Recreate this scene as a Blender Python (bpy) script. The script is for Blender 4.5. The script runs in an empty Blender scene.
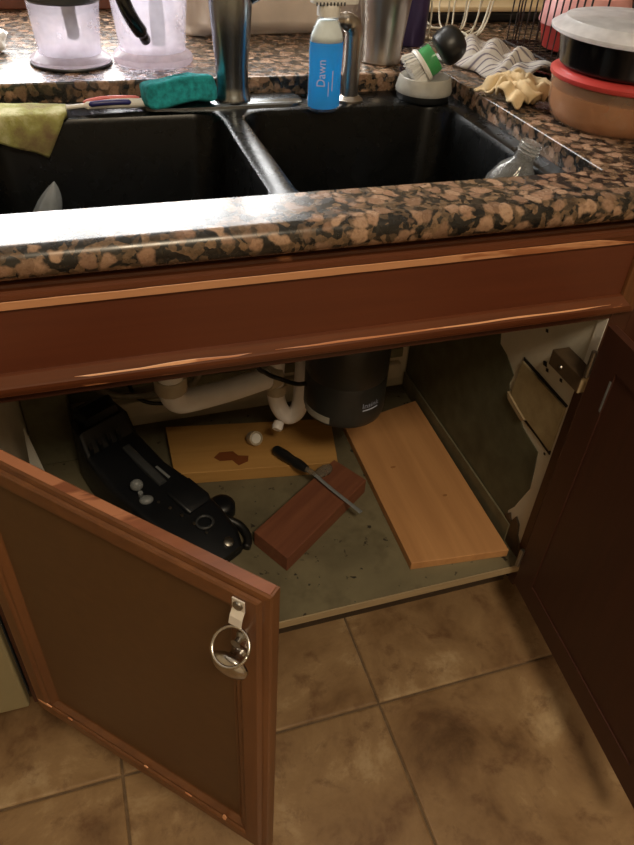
import bpy, bmesh, math, random
from mathutils import Vector, Matrix, noise
random.seed(7)
V = Vector
PI = math.pi
scene = bpy.context.scene
C = scene.collection

# ------------------------------------------------------------------ camera
FPX = 708.2
cam_d = bpy.data.cameras.new('camera'); cam = bpy.data.objects.new('camera', cam_d); C.objects.link(cam)
cam_d.sensor_fit = 'HORIZONTAL'; cam_d.sensor_width = 36.0; cam_d.lens = FPX / 634 * 36.0
cam_d.clip_start = 0.01
CR, CU, CF = V((.95190887, -.30213261, .05084683)), V((.15660747, .6224632, .76682049)), V((.26333175, .72198023, -.63984446))
m = Matrix((CR, CU, -CF)).transposed().to_4x4(); m.translation = V((-.6972, -.7274, 1.234))
cam.matrix_world = m
scene.camera = cam

# ------------------------------------------------------------------ world, lights, exposure
world = bpy.data.worlds.new('world'); scene.world = world; world.use_nodes = True
wn = world.node_tree.nodes; wl = world.node_tree.links
bg = wn['Background']; bg.inputs['Color'].default_value = (.80, .90, 1.0, 1); bg.inputs['Strength'].default_value = 3.0

def area(name, loc, target, sx, sy, power, col):
    d = bpy.data.lights.new(name, 'AREA'); d.shape = 'RECTANGLE'; d.size = sx; d.size_y = sy
    d.energy = power; d.color = col
    o = bpy.data.objects.new(name, d); C.objects.link(o); o.location = loc
    o.rotation_euler = (V(target) - V(loc)).to_track_quat('-Z', 'Y').to_euler()
    return o
WX0, WX1, WZ0, WZ1 = -1.30, -.10, 1.02, 1.95     # window opening in the back wall
WALLY = 1.12
area('window_daylight', ((WX0 + WX1) / 2, WALLY + .22, (WZ0 + WZ1) / 2 + .05), ((WX0 + WX1) / 2, 0, 1.35), WX1 - WX0, WZ1 - WZ0, 54, (1.0, .975, .94))
LAMP = V((-.45, -1.45, 2.40))
area('ceiling_lamp_light', LAMP - V((0, 0, .075)), (LAMP.x, LAMP.y, 0), .50, .50, 32, (1.0, .82, .58))
scene.view_settings.view_transform = 'Standard'
scene.view_settings.look = 'None'
scene.view_settings.gamma = 1.0
scene.view_settings.use_curve_mapping = False
scene.view_settings.exposure = 0.0

# ------------------------------------------------------------------ materials
def hexc(r, g, b):
    f = lambda c: (c / 255 / 12.92) if c / 255 <= .04045 else ((c / 255 + .055) / 1.055) ** 2.4
    return (f(r), f(g), f(b), 1)
MATS = {}
class NT:
    def __init__(s, name):
        s.m = bpy.data.materials.new(name); s.m.use_nodes = True
        s.n = s.m.node_tree.nodes; s.l = s.m.node_tree.links
        s.b = s.n['Principled BSDF']; s.out = s.n['Material Output']; MATS[name] = s.m
    def node(s, t, **kw):
        n = s.n.new(t)
        for k, v in kw.items():
            if k in n.inputs: n.inputs[k].default_value = v
            else: setattr(n, k, v)
        return n
    def link(s, a, b): s.l.new(a, b)
    def coords(s, scale=(1, 1, 1), rot=(0, 0, 0), which='Object'):
        tc = s.node('ShaderNodeTexCoord'); mp = s.node('ShaderNodeMapping')
        mp.inputs['Scale'].default_value = scale; mp.inputs['Rotation'].default_value = rot
        s.link(tc.outputs[which], mp.inputs['Vector']); return mp.outputs['Vector']
    def noise(s, vec, scale, detail=4, rough=.55, dist=0):
        n = s.node('ShaderNodeTexNoise'); n.inputs['Scale'].default_value = scale; n.inputs['Detail'].default_value = detail
        n.inputs['Roughness'].default_value = rough; n.inputs['Distortion'].default_value = dist
        if vec is not None: s.link(vec, n.inputs['Vector'])
        return n.outputs['Fac']
    def ramp(s, fac, stops, interp='LINEAR'):
        r = s.node('ShaderNodeValToRGB'); cr = r.color_ramp; cr.interpolation = interp
        while len(cr.elements) < len(stops): cr.elements.new(.5)
        for e, (p, c) in zip(cr.elements, stops):
            e.position = p; e.color = c if len(c) == 4 else (*c, 1)
        s.link(fac, r.inputs['Fac']); return r.outputs['Color']
    def mix(s, fac, a, b):
        n = s.node('ShaderNodeMix', data_type='RGBA')
        for i, v in ((0, fac), (6, a), (7, b)):
            if hasattr(v, 'is_linked'): s.link(v, n.inputs[i])
            else: n.inputs[i].default_value = v
        return n.outputs[2]
    def bump(s, h, strength=.2, dist=.002):
        b = s.node('ShaderNodeBump'); b.inputs['Strength'].default_value = strength; b.inputs['Distance'].default_value = dist
        s.link(h, b.inputs['Height']); s.link(b.outputs['Normal'], s.b.inputs['Normal'])

def plain(name, col, rough=.5, metal=0, var=.12, scale=30, bump=0, coat=0, spec=.5):
    t = NT(name); v = t.coords()
    n = t.noise(v, scale)
    lo = tuple(max(0, c * (1 - var)) for c in col[:3]); hi = tuple(min(1, c * (1 + var)) for c in col[:3])
    t.link(t.ramp(n, [(.3, lo), (.7, hi)]), t.b.inputs['Base Color'])
    t.b.inputs['Roughness'].default_value = rough; t.b.inputs['Metallic'].default_value = metal
    t.b.inputs['Coat Weight'].default_value = coat; t.b.inputs['Specular IOR Level'].default_value = spec
    if bump: t.bump(t.noise(v, scale * 4), bump, .001)
    return t.m

def wood(name, dark, light, axis='x', scale=1.0, rough=.38, worn=None, worn_at=.62, coat=.15, bump=.12, worn_scale=9):
    t = NT(name)
    sc = {'x': (2, 34, 34), 'y': (34, 2, 34), 'z': (34, 34, 2)}[axis]
    v = t.coords(tuple(c * scale for c in sc))
    n = t.noise(v, 1.6, 6, .6, .4)
    v2 = t.coords()
    n2 = t.noise(v2, 5, 3)
    c = t.ramp(n, [(.25, dark), (.75, light)])
    c = t.mix(t.ramp(n2, [(.35, (0, 0, 0)), (.75, (.35, .35, .35))]), c, dark)
    if worn:
        sc2 = {'x': (.35, 1.5, 1.5), 'y': (1.5, .35, 1.5), 'z': (1.5, 1.5, .35)}[axis]
        nw = t.noise(t.coords(sc2), worn_scale, 5, .62, .3)
        c = t.mix(t.ramp(nw, [(worn_at, (0, 0, 0)), (worn_at + .03, (1, 1, 1))]), c, worn)
    t.link(c, t.b.inputs['Base Color'])
    t.b.inputs['Roughness'].default_value = rough; t.b.inputs['Coat Weight'].default_value = coat; t.b.inputs['Coat Roughness'].default_value = .25
    t.bump(n, bump, .001)
    return t.m

CH_D, CH_L, RAW = hexc(82, 42, 23), hexc(112, 62, 36), hexc(186, 124, 84)
wood('cherry_x', CH_D, CH_L, 'x', worn=RAW, worn_at=.70)
wood('cherry_x_worn', CH_D, CH_L, 'x', worn=RAW, worn_at=.655, worn_scale=12)
wood('cherry_x_bare', hexc(176, 112, 74), hexc(206, 140, 98), 'x', worn=hexc(228, 170, 128), worn_at=.45)
wood('cherry_top_edge', hexc(112, 66, 44), hexc(136, 84, 58), 'x', worn=hexc(166, 112, 82), worn_at=.52)
DR_D, DR_L = hexc(84, 50, 26), hexc(114, 72, 40)
wood('cherry_z', DR_D, DR_L, 'z', worn=RAW, worn_at=.72)
wood('cherry_d', DR_D, DR_L, 'x', worn=RAW, worn_at=.68)
wood('cherry_panel', hexc(86, 42, 24), hexc(98, 50, 29), 'x', rough=.42, bump=.05)
wood('door_panel_brown', hexc(76, 51, 26), hexc(86, 59, 31), 'x', rough=.45, bump=.05)
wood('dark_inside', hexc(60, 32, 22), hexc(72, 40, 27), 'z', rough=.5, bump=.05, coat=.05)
wood('face_frame_dark', hexc(60, 30, 18), hexc(76, 40, 24), 'x', rough=.45)
wood('pine_yellow', hexc(168, 124, 66), hexc(190, 146, 84), 'x', scale=.8, rough=.65, coat=0, bump=.15)
wood('ply_orange', hexc(176, 126, 80), hexc(204, 152, 100), 'x', scale=.6, rough=.6, coat=0, bump=.15)
wood('redwood', hexc(104, 60, 42), hexc(134, 84, 58), 'x', scale=.9, rough=.6, coat=0, bump=.2)
wood('ply_tan', hexc(150, 132, 96), hexc(176, 158, 120), 'x', scale=.8, rough=.7, coat=0)
wood('raw_edge', hexc(146, 126, 96), hexc(176, 156, 122), 'x', rough=.7, coat=0)
plain('dark_wood_block', hexc(74, 58, 40), .6, var=.2, scale=50)
plain('stain_red', hexc(118, 66, 34), .5)
plain('chip_shade_black', hexc(34, 28, 22), .8)  # black for chips and for shade drawn along the plywood patch
plain('stain_dark', hexc(158, 108, 62), .7)

# granite: round tan nodules in a dark matrix
t = NT('granite'); v = t.coords()
ns = t.node('ShaderNodeTexNoise'); ns.inputs['Scale'].default_value = 30; ns.inputs['Detail'].default_value = 3; t.link(v, ns.inputs['Vector'])
add = t.node('ShaderNodeVectorMath', operation='MULTIPLY_ADD'); add.inputs[1].default_value = (.032, .032, .032)
t.link(ns.outputs['Color'], add.inputs[0]); t.link(v, add.inputs[2])
def vor(scale, rnd=.9):
    n_ = t.node('ShaderNodeTexVoronoi'); n_.inputs['Scale'].default_value = scale; n_.inputs['Randomness'].default_value = rnd; t.link(add.outputs[0], n_.inputs['Vector'])
    c_ = t.node('ShaderNodeSeparateColor'); t.link(n_.outputs['Color'], c_.inputs[0]); return n_.outputs['Distance'], c_
d1_, c1_ = vor(44, .9); d2_, c2_ = vor(115, 1)
fine = t.noise(v, 190, 4, .7)
nod = t.ramp(c1_.outputs[0], [(0, hexc(118, 94, 76)), (.35, hexc(148, 116, 94)), (.6, hexc(170, 140, 116)), (1, hexc(130, 102, 84))])
nod = t.mix(t.ramp(fine, [(.45, (0, 0, 0)), (.75, (.7, .7, .7))]), nod, hexc(92, 66, 50))
mat_ = t.ramp(c2_.outputs[0], [(0, hexc(26, 26, 26)), (.45, hexc(46, 42, 38)), (.52, hexc(92, 76, 60)), (.8, hexc(130, 104, 80)), (1, hexc(40, 38, 34))])
mat_ = t.mix(t.ramp(fine, [(.4, (0, 0, 0)), (.7, (.6, .6, .6))]), mat_, hexc(28, 27, 26))
rag_ = t.node('ShaderNodeMath', operation='MULTIPLY_ADD'); rag_.inputs[1].default_value = .36; t.link(t.noise(v, 75, 4, .65), rag_.inputs[0]); t.link(d1_, rag_.inputs[2])
edge = t.ramp(rag_.outputs[0], [(.53, (0, 0, 0)), (.66, (1, 1, 1))])
t.link(t.mix(edge, nod, mat_), t.b.inputs['Base Color'])
t.link(t.ramp(t.noise(v, 60, 4), [(.3, (.20, .20, .20)), (.8, (.36, .36, .36))]), t.b.inputs['Roughness'])

# floor tile
t = NT('floor_tile'); v = t.coords()
oi = t.node('ShaderNodeObjectInfo')
off = t.node('ShaderNodeVectorMath', operation='ADD')
mm = t.node('ShaderNodeVectorMath', operation='SCALE'); mm.inputs[3].default_value = 37
cmb = t.node('ShaderNodeCombineXYZ'); t.link(oi.outputs['Random'], cmb.inputs[0]); t.link(oi.outputs['Random'], cmb.inputs[1])
t.link(cmb.outputs[0], mm.inputs[0]); t.link(v, off.inputs[0]); t.link(mm.outputs[0], off.inputs[1])
n1 = t.noise(off.outputs[0], 5.0, 10, .66, .35); n2 = t.noise(off.outputs[0], 17, 8, .7, .3)
c1 = t.ramp(n1, [(.28, hexc(86, 62, 40)), (.42, hexc(126, 98, 68)), (.56, hexc(148, 120, 86)), (.72, hexc(192, 168, 132))])
c1 = t.mix(t.ramp(n2, [(.53, (0, 0, 0)), (.66, (.6, .6, .6))]), c1, hexc(92, 60, 36))
t.link(c1, t.b.inputs['Base Color'])
t.link(t.ramp(n2, [(.3, (.32, .32, .32)), (.7, (.5, .5, .5))]), t.b.inputs['Roughness'])
t.bump(n1, .25, .004)
plain('grout', hexc(104, 84, 62), .9, var=.3, scale=40)

# cabinet floor board: grey-green with black specks and stains
t = NT('dirty_board'); v = t.coords()
c = t.ramp(t.noise(v, 4, 6, .6, .5), [(.3, hexc(84, 76, 56)), (.7, hexc(126, 117, 90))])
c = t.mix(t.ramp(t.noise(v, 55, 3, .5), [(.66, (0, 0, 0)), (.72, (1, 1, 1))]), c, hexc(36, 30, 22))
c = t.mix(t.ramp(t.noise(v, 9, 4, .6), [(.55, (0, 0, 0)), (.75, (.7, .7, .7))]), c, hexc(66, 56, 36))
t.link(c, t.b.inputs['Base Color']); t.b.inputs['Roughness'].default_value = .75
plain('cab_white', hexc(212, 205, 188), .7, var=.06, scale=14)
plain('cab_back', hexc(196, 182, 156), .8, var=.14, scale=8)
plain('mold_green', hexc(86, 86, 66), .75, var=.25, scale=22)
plain('cleat_grey', hexc(112, 106, 82), .75, var=.2, scale=25)
plain('wall_cream', hexc(206, 190, 160), .8, var=.03, scale=6)
plain('ceiling_white', hexc(225, 218, 205), .85, var=.02)
plain('white_paint_lit_edge', hexc(232, 228, 220), .4, var=.02)  # window frame paint, also the lit look of the stile strip
plain('sill_redbrown', hexc(104, 56, 36), .45, var=.25, scale=18)
plain('tan_panel', hexc(136, 126, 96), .45, var=.03, scale=8)
plain('toe_dark', hexc(60, 46, 32), .7)
plain('black_plastic', hexc(20, 22, 24), .38, var=.15)
plain('black_gloss', hexc(14, 14, 15), .16, var=.1)
plain('tool_black', hexc(11, 14, 19), .42, var=.2, bump=.1)
plain('disposal_grey', hexc(40, 41, 40), .4, var=.1)
plain('grey_plastic', hexc(120, 124, 126), .4)
plain('dark_grey', hexc(58, 60, 62), .4)
plain('white_plastic', hexc(226, 224, 218), .35, var=.03)
plain('pvc_white', hexc(248, 244, 242), .35, var=.05, scale=18)
plain('pvc_dirty', hexc(190, 176, 152), .45, var=.15, scale=22)
plain('hose_grey', hexc(128, 118, 100), .5, var=.2, scale=60)
plain('cord_black', hexc(18, 18, 18), .45)
plain('steel', hexc(190, 186, 180), .22, metal=1, var=.05)
plain('bright_metal', hexc(232, 228, 222), .35, metal=.5, var=.03)
plain('brushed_nickel', hexc(176, 168, 158), .30, metal=1, var=.06, scale=12)
plain('faucet_nickel', hexc(150, 156, 160), .26, metal=1, var=.06, scale=12)
plain('dull_steel', hexc(150, 146, 138), .38, metal=1, var=.08)
plain('label_grey', hexc(150, 146, 136), .5, var=.08)
plain('sponge_teal', hexc(30, 146, 154), .95, var=.4, scale=120, bump=.8)
plain('navy', hexc(44, 46, 110), .35)
plain('pink_plastic', hexc(226, 120, 118), .35)
plain('purple_steel', hexc(62, 52, 88), .3, metal=.4, var=.08)
plain('red_plastic', hexc(172, 56, 52), .35, var=.05)
plain('pink_tub', hexc(222, 160, 158), .4, var=.05)
plain('cream_top', hexc(222, 200, 160), .5, var=.06, scale=10)
plain('wire_white', hexc(214, 206, 186), .4, var=.05)
plain('wire_black', hexc(30, 20, 18), .4)
plain('tan_cloth', hexc(198, 174, 134), .95, var=.18, scale=40, bump=.3)
plain('taupe_cloth', hexc(196, 180, 164), .8, var=.12, scale=14)
plain('foam_white', hexc(236, 244, 246), .7, var=.08, scale=90, bump=.5)
plain('lettering_white', hexc(196, 206, 230), .5, var=.02)
plain('lamp_body', hexc(220, 216, 208), .4)

# black composite sink: gloss black with water spots
t = NT('sink_black'); v = t.coords()
t.b.inputs['Base Color'].default_value = hexc(9, 10, 10)
t.link(t.ramp(t.noise(v, 30, 3, .5), [(.3, (.24, .24, .24)), (.75, (.32, .32, .32))]), t.b.inputs['Roughness'])
t.b.inputs['Specular IOR Level'].default_value = .18

# yellow-green scouring cloth with a brown worn middle
t = NT('scrub_yellow'); v = t.coords()
c = t.ramp(t.noise(v, 18, 4), [(.34, hexc(204, 200, 158)), (.48, hexc(156, 154, 90)), (.64, hexc(122, 100, 74))])
t.link(c, t.b.inputs['Base Color']); t.b.inputs['Roughness'].default_value = .95; t.bump(t.noise(v, 300, 3), .8, .002)

# striped towel
t = NT('striped_towel'); v = t.coords((1, 1, 1), (0, 0, .35))
w = t.node('ShaderNodeTexWave', wave_type='BANDS', bands_direction='Y'); w.inputs['Scale'].default_value = 12; w.inputs['Distortion'].default_value = 1.2; w.inputs['Detail'].default_value = 1
w.inputs['Detail Scale'].default_value = .6; t.link(v, w.inputs['Vector'])
t.link(t.ramp(w.outputs['Fac'], [(.42, hexc(188, 182, 174)), (.55, hexc(128, 120, 128)), (.75, hexc(96, 88, 100)), (.9, hexc(196, 188, 180))]), t.b.inputs['Base Color'])
t.b.inputs['Roughness'].default_value = .95; t.bump(t.noise(v, 240, 3), .5, .002)

def clear(name, tint, fac, rough=.08, diffuse=(1, 1, 1, 1), trl=.5):
    """clear plastic or glass: mostly transparent, the rest a glossy, slightly milky skin"""
    t = NT(name)
    tr = t.node('ShaderNodeBsdfTransparent'); tr.inputs[0].default_value = tint
    t.b.inputs['Base Color'].default_value = diffuse; t.b.inputs['Roughness'].default_value = rough
    tl = t.node('ShaderNodeBsdfTranslucent'); tl.inputs[0].default_value = diffuse
    m1 = t.node('ShaderNodeMixShader'); m1.inputs[0].default_value = trl
    t.link(t.b.outputs[0], m1.inputs[1]); t.link(tl.outputs[0], m1.inputs[2])
    n = t.noise(t.coords(), 22, 3)
    r = t.ramp(n, [(.3, (fac * .75,) * 3), (.7, (min(1, fac * 1.25),) * 3)])
    m2 = t.node('ShaderNodeMixShader'); t.link(r, m2.inputs[0])
    t.link(tr.outputs[0], m2.inputs[1]); t.link(m1.outputs[0], m2.inputs[2])
    t.link(m2.outputs[0], t.out.inputs['Surface'])
    return t.m
clear('jar_clear', (.97, .96, .985, 1), .30, .06, hexc(248, 245, 252), .6)
clear('jar_clear_thick', (.95, .93, .96, 1), .5, .08, hexc(240, 230, 238), .6)
clear('bottle_clear', (.97, .985, .99, 1), .10, .06, hexc(225, 235, 238))
t = NT('glass_clear'); t.b.inputs['Base Color'].default_value = (.96, .98, .98, 1); t.b.inputs['Roughness'].default_value = .02; t.b.inputs['Transmission Weight'].default_value = .90; t.b.inputs['IOR'].default_value = 1.33; t.bump(t.noise(t.coords(), 40, 3), .6, .006)
clear('wrap_clear', (.9, .93, .96, 1), .65, .2, hexc(206, 214, 222))
clear('tub_clear', (.96, .9, .84, 1), .30, .1, hexc(226, 196, 168))
clear('lid_clear', (.95, .95, .96, 1), .72, .14, hexc(244, 242, 242))
clear('holder_clear', (.93, .93, .92, 1), .62, .15, hexc(222, 218, 208))
clear('handle_clear', (.85, .84, .8, 1), .5, .1, hexc(150, 140, 126), .3)
clear('window_glass', (.98, .98, .98, 1), .06, .02, (1, 1, 1, 1), .1)

def liquid(name, col, trl=.55, rough=.12):
    t = NT(name)
    t.link(t.ramp(t.noise(t.coords(), 25, 3), [(.3, tuple(c * .8 for c in col[:3])), (.7, tuple(min(1, c * 1.15) for c in col[:3]))]), t.b.inputs['Base Color'])
    t.b.inputs['Roughness'].default_value = rough
    tl = t.node('ShaderNodeBsdfTranslucent'); tl.inputs[0].default_value = col
    m1 = t.node('ShaderNodeMixShader'); m1.inputs[0].default_value = trl
    t.link(t.b.outputs[0], m1.inputs[1]); t.link(tl.outputs[0], m1.inputs[2]); t.link(m1.outputs[0], t.out.inputs['Surface'])
liquid('soap_blue', (.0, .46, .78, 1), .65)
liquid('soap_green', hexc(80, 200, 110), .5)
liquid('soup_orange', hexc(178, 124, 78), .3)

# ------------------------------------------------------------------ mesh helpers (all coordinates in metres, world space)
ORG = {}
def tag(o, label=None, cat=None, group=None, kind=None):
    for k, v in (('label', label), ('category', cat), ('group', group), ('kind', kind)):
        if v: o[k] = v
    return o
def thing(name, loc, label, cat, group=None, kind=None):
    o = bpy.data.objects.new(name, None); o.empty_display_size = .05; C.objects.link(o); o.location = loc
    ORG[o.name] = V(loc); tag(o, label, cat, group, kind); return o

def axes(d):
    d = V(d).normalized(); a = V((0, 0, 1)) if abs(d.z) < .9 else V((1, 0, 0))
    u = d.cross(a).normalized(); return u, d.cross(u).normalized(), d

class MB:
    def __init__(s): s.v = []; s.f = []
    def add(s, vs, fs):
        k = len(s.v); s.v += [V(p) for p in vs]; s.f += [tuple(i + k for i in f) for f in fs]; return s
    def box(s, a, b, mp=None):
        pts = [(x, y, z) for x in (a[0], b[0]) for y in (a[1], b[1]) for z in (a[2], b[2])]
        if mp: pts = [mp(*p) for p in pts]
        return s.add(pts, [(0, 1, 3, 2), (4, 6, 7, 5), (0, 4, 5, 1), (2, 3, 7, 6), (0, 2, 6, 4), (1, 5, 7, 3)])
    def loft(s, loops, closed=True, cap0=True, cap1=True):
        n = len(loops[0]); vs = [p for l in loops for p in l]; fs = []
        for i in range(len(loops) - 1):
            for j in range(n if closed else n - 1):
                a, b = i * n + j, i * n + (j + 1) % n
                fs.append((a, b, b + n, a + n))
        if cap0: fs.append(tuple(range(n))[::-1])
        if cap1: fs.append(tuple((len(loops) - 1) * n + j for j in range(n)))
        return s.add(vs, fs)
    def lathe(s, prof, c, d=(0, 0, 1), n=32, sq=None, cap0=True, cap1=True):
        """prof: (radius, height along d); sq: (scale u, scale v)"""
        u, v, d = axes(d); c = V(c)
        if abs(d.z) > .999: u, v = V((1, 0, 0)), V((0, 1, 0)) * (1 if d.z > 0 else -1)
        su, sv = sq or (1, 1)
        return s.loft([[c + d * h + u * (su * max(r, 1e-4) * math.cos(2 * PI * k / n)) + v * (sv * max(r, 1e-4) * math.sin(2 * PI * k / n)) for k in range(n)] for r, h in prof], True, cap0, cap1)
    def tube(s, path, r, n=10, flat=1.0):
        path = [V(p) for p in path]; m_ = len(path); rs = r if isinstance(r, (list, tuple)) else [r] * m_
        loops = []; u = None
        for i, p in enumerate(path):
            t_ = (path[min(i + 1, m_ - 1)] - path[max(i - 1, 0)]).normalized()
            if u is None: u = axes(t_)[0]
            u = (u - t_ * u.dot(t_)).normalized(); w_ = t_.cross(u)
            loops.append([p + u * (rs[i] * math.cos(2 * PI * k / n)) + w_ * (rs[i] * flat * math.sin(2 * PI * k / n)) for k in range(n)])
        return s.loft(loops)
    def prism(s, poly, a, b):
        """poly: list of 3D points; extruded from a to b (vectors added)"""
        a, b = V(a), V(b)
        return s.loft([[V(p) + a for p in poly], [V(p) + b for p in poly]])
    def sheet(s, fn, nu, nv):
        vs = [fn(i / nu, j / nv) for j in range(nv + 1) for i in range(nu + 1)]
        return s.add(vs, [(j * (nu + 1) + i, j * (nu + 1) + i + 1, (j + 1) * (nu + 1) + i + 1, (j + 1) * (nu + 1) + i) for j in range(nv) for i in range(nu)])
    def blob(s, c, r, e1=1, e2=1, nu=28, nv=16, mp=None, disp=0, freq=20):
        def sp(x, e): return math.copysign(abs(x) ** e, x)
        loops = []
        for j in range(1, nv):
            ph = -PI / 2 + PI * j / nv; l = []
            for i in range(nu):
                th = 2 * PI * i / nu
                p = V((r[0] * sp(math.cos(ph), e1) * sp(math.cos(th), e2), r[1] * sp(math.cos(ph), e1) * sp(math.sin(th), e2), r[2] * sp(math.sin(ph), e1)))
                if disp:
                    q = p * freq; p = p + p.normalized() * disp * noise.noise(q)
                if mp: p = mp(p)
                l.append(V(c) + p)
            loops.append(l)
        return s.loft(loops)
    def build(s, name, mat, parent=None, smooth=None, bevel=0, seg=2, sub=0, solid=0, merge=False, kind=None, label=None, cat=None, group=None, origin=None):
        if parent is not None: org = ORG[parent.name]
        elif origin is not None: org = V(origin)
        else:
            xs = [p.x for p in s.v]; ys = [p.y for p in s.v]; zs = [p.z for p in s.v]
            org = V(((min(xs) + max(xs)) / 2, (min(ys) + max(ys)) / 2, min(zs)))
        me = bpy.data.meshes.new(name); me.from_pydata([tuple(p - org) for p in s.v], [], s.f)
        bm = bmesh.new(); bm.from_mesh(me)
        if merge: bmesh.ops.remove_doubles(bm, verts=bm.verts, dist=1e-5)
        bmesh.ops.recalc_face_normals(bm, faces=bm.faces); bm.to_mesh(me); bm.free()
        me.materials.append(MATS[mat])
        o = bpy.data.objects.new(name, me); C.objects.link(o)
        if parent is not None: o.parent = parent
        else: o.location = org
        ORG[o.name] = org
        if bevel:
            b = o.modifiers.new('bevel', 'BEVEL'); b.width = bevel; b.segments = seg; b.limit_method = 'ANGLE'; b.angle_limit = math.radians(40)
        if solid:
            d = o.modifiers.new('solid', 'SOLIDIFY'); d.thickness = solid; d.offset = 0
        if sub:
            d = o.modifiers.new('sub', 'SUBSURF'); d.levels = sub; d.render_levels = sub
        if smooth is None: smooth = bool(sub)
        if smooth:
            me.shade_smooth()
            if smooth == 'auto': me.set_sharp_from_angle(angle=math.radians(38))
        tag(o, label, cat, group, kind); return o

def arc(c, u, v, r, a0, a1, n=8):
    c, u, v = V(c), V(u), V(v)
    return [c + u * (r * math.cos(a0 + (a1 - a0) * k / n)) + v * (r * math.sin(a0 + (a1 - a0) * k / n)) for k in range(n + 1)]
def smooth_path(pts, n=8):
    """Catmull-Rom through pts"""
    P = [V(p) for p in pts]; P = [P[0] * 2 - P[1]] + P + [P[-1] * 2 - P[-2]]; out = []
    for i in range(1, len(P) - 2):
        for k in range(n):
            t_ = k / n; a, b, c, d = P[i - 1:i + 3]
            out.append(.5 * ((2 * b) + (c - a) * t_ + (2 * a - 5 * b + 4 * c - d) * t_ ** 2 + (-a + 3 * b - 3 * c + d) * t_ ** 3))
    out.append(P[-2]); return out
def text_mesh(txt, size, mp, name, mat, parent, depth=.0006):
    cu = bpy.data.curves.new('lettering', 'FONT'); cu.body = txt; cu.size = size; cu.extrude = depth; cu.align_x = 'CENTER'; cu.align_y = 'CENTER'; cu.resolution_u = 3
    o = bpy.data.objects.new('lettering_src', cu); C.objects.link(o)
    dg = bpy.context.evaluated_depsgraph_get(); me = o.evaluated_get(dg).to_mesh()
    vs = [mp(v.co) for v in me.vertices]; fs = [tuple(p.vertices) for p in me.polygons]
    o.evaluated_get(dg).to_mesh_clear(); bpy.data.objects.remove(o)
    b = MB(); b.add(vs, fs); return b.build(name, mat, parent)

# ------------------------------------------------------------------ room
RX0, RX1, RY0, CEIL = -2.6, 2.0, -3.0, 2.45
T = .464; GX, GY = -.3233, -.138
floor = MB().box((RX0, RY0, -.03), (RX1, WALLY, -.0035)).build('floor', 'grout', kind='structure', label='brown mottled square tile floor with thin grout lines', cat='floor')
tile_me = None
for i in range(-5, 6):
    for j in range(-6, 2):
        x0, y0 = GX + i * T, GY + j * T
        if x0 + T < RX0 + .1 or x0 > RX1 - .1 or y0 < RY0 - .3 or x0 < RX0 or x0 + T > RX1: continue
        g = .0021
        if tile_me is None:
            b = MB(); a, h = g, T - g
            L = lambda ins, z: [V((a + ins, a + ins, z)), V((h - ins, a + ins, z)), V((h - ins, h - ins, z)), V((a + ins, h - ins, z))]
            b.loft([L(0, -.012), L(0, -.0022), L(.0012, -.0006), L(.004, 0)])
            o = b.build('floor_tile', 'floor_tile', floor); tile_me = o.data
            for v_ in tile_me.vertices: v_.co += ORG[floor.name]
        else:
            o = bpy.data.objects.new('floor_tile', tile_me); C.objects.link(o); o.parent = floor
        o.location = V((x0, y0, random.uniform(-.0006, .0002))) - ORG[floor.name]

# back wall with window opening
b = MB()
xs = [RX0, WX0, WX1, RX1]; zs = [0, WZ0, WZ1, CEIL]
for i in range(3):
    for k in range(3):
        if i == 1 and k == 1: continue
        for y in (WALLY, WALLY + .14):
            b.add([(xs[i], y, zs[k]), (xs[i + 1], y, zs[k]), (xs[i + 1], y, zs[k + 1]), (xs[i], y, zs[k + 1])], [(0, 1, 2, 3)])
for (p, q) in (((WX0, WZ0), (WX1, WZ0)), ((WX1, WZ0), (WX1, WZ1)), ((WX1, WZ1), (WX0, WZ1)), ((WX0, WZ1), (WX0, WZ0))):
    b.add([(p[0], WALLY, p[1]), (q[0], WALLY, q[1]), (q[0], WALLY + .14, q[1]), (p[0], WALLY + .14, p[1])], [(0, 1, 2, 3)])
b.build('wall_back', 'wall_cream', kind='structure', merge=True, label='cream wall behind the counter with a window', cat='wall')
MB().box((RX0 - .1, RY0, 0), (RX0, WALLY, CEIL)).build('wall_left', 'wall_cream', kind='structure', label='plain cream wall at the left end', cat='wall')
MB().box((RX1, RY0, 0), (RX1 + .1, WALLY, CEIL)).build('wall_right', 'wall_cream', kind='structure', label='plain cream wall at the right end', cat='wall')
MB().box((RX0, RY0 - .1, 0), (RX1, RY0, CEIL)).build('wall_front', 'wall_cream', kind='structure', label='plain cream wall behind the viewer', cat='wall')
MB().box((RX0, RY0, CEIL), (RX1, WALLY, CEIL + .1)).build('ceiling', 'ceiling_white', kind='structure', label='plain white ceiling', cat='ceiling')
win = thing('window_1', ((WX0 + WX1) / 2, WALLY + .07, WZ0), 'white framed window above the kitchen counter', 'window', kind='structure')
for (x0, x1, z0, z1) in ((WX0, WX1, WZ0, WZ0 + .04), (WX0, WX1, WZ1 - .04, WZ1), (WX0, WX0 + .04, WZ0 + .04, WZ1 - .04), (WX1 - .04, WX1, WZ0 + .04, WZ1 - .04), ((WX0 + WX1) / 2 - .02, (WX0 + WX1) / 2 + .02, WZ0 + .04, WZ1 - .04)):
    MB().box((x0, WALLY + .05, z0), (x1, WALLY + .09, z1)).build('window_frame', 'white_paint_lit_edge', win, bevel=.004)
for x0, x1 in ((WX0 + .04, (WX0 + WX1) / 2 - .02), ((WX0 + WX1) / 2 + .02, WX1 - .04)):
    MB().box((x0, WALLY + .068, WZ0 + .04), (x1, WALLY + .072, WZ1 - .04)).build('pane', 'window_glass', win)
MB().box((RX0, WALLY - .02, .91), (RX1, WALLY, WZ0 - .005)).build('trim_1', 'sill_redbrown', kind='structure', bevel=.004, label='reddish brown wooden strip along the back of the counter', cat='trim')
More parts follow.
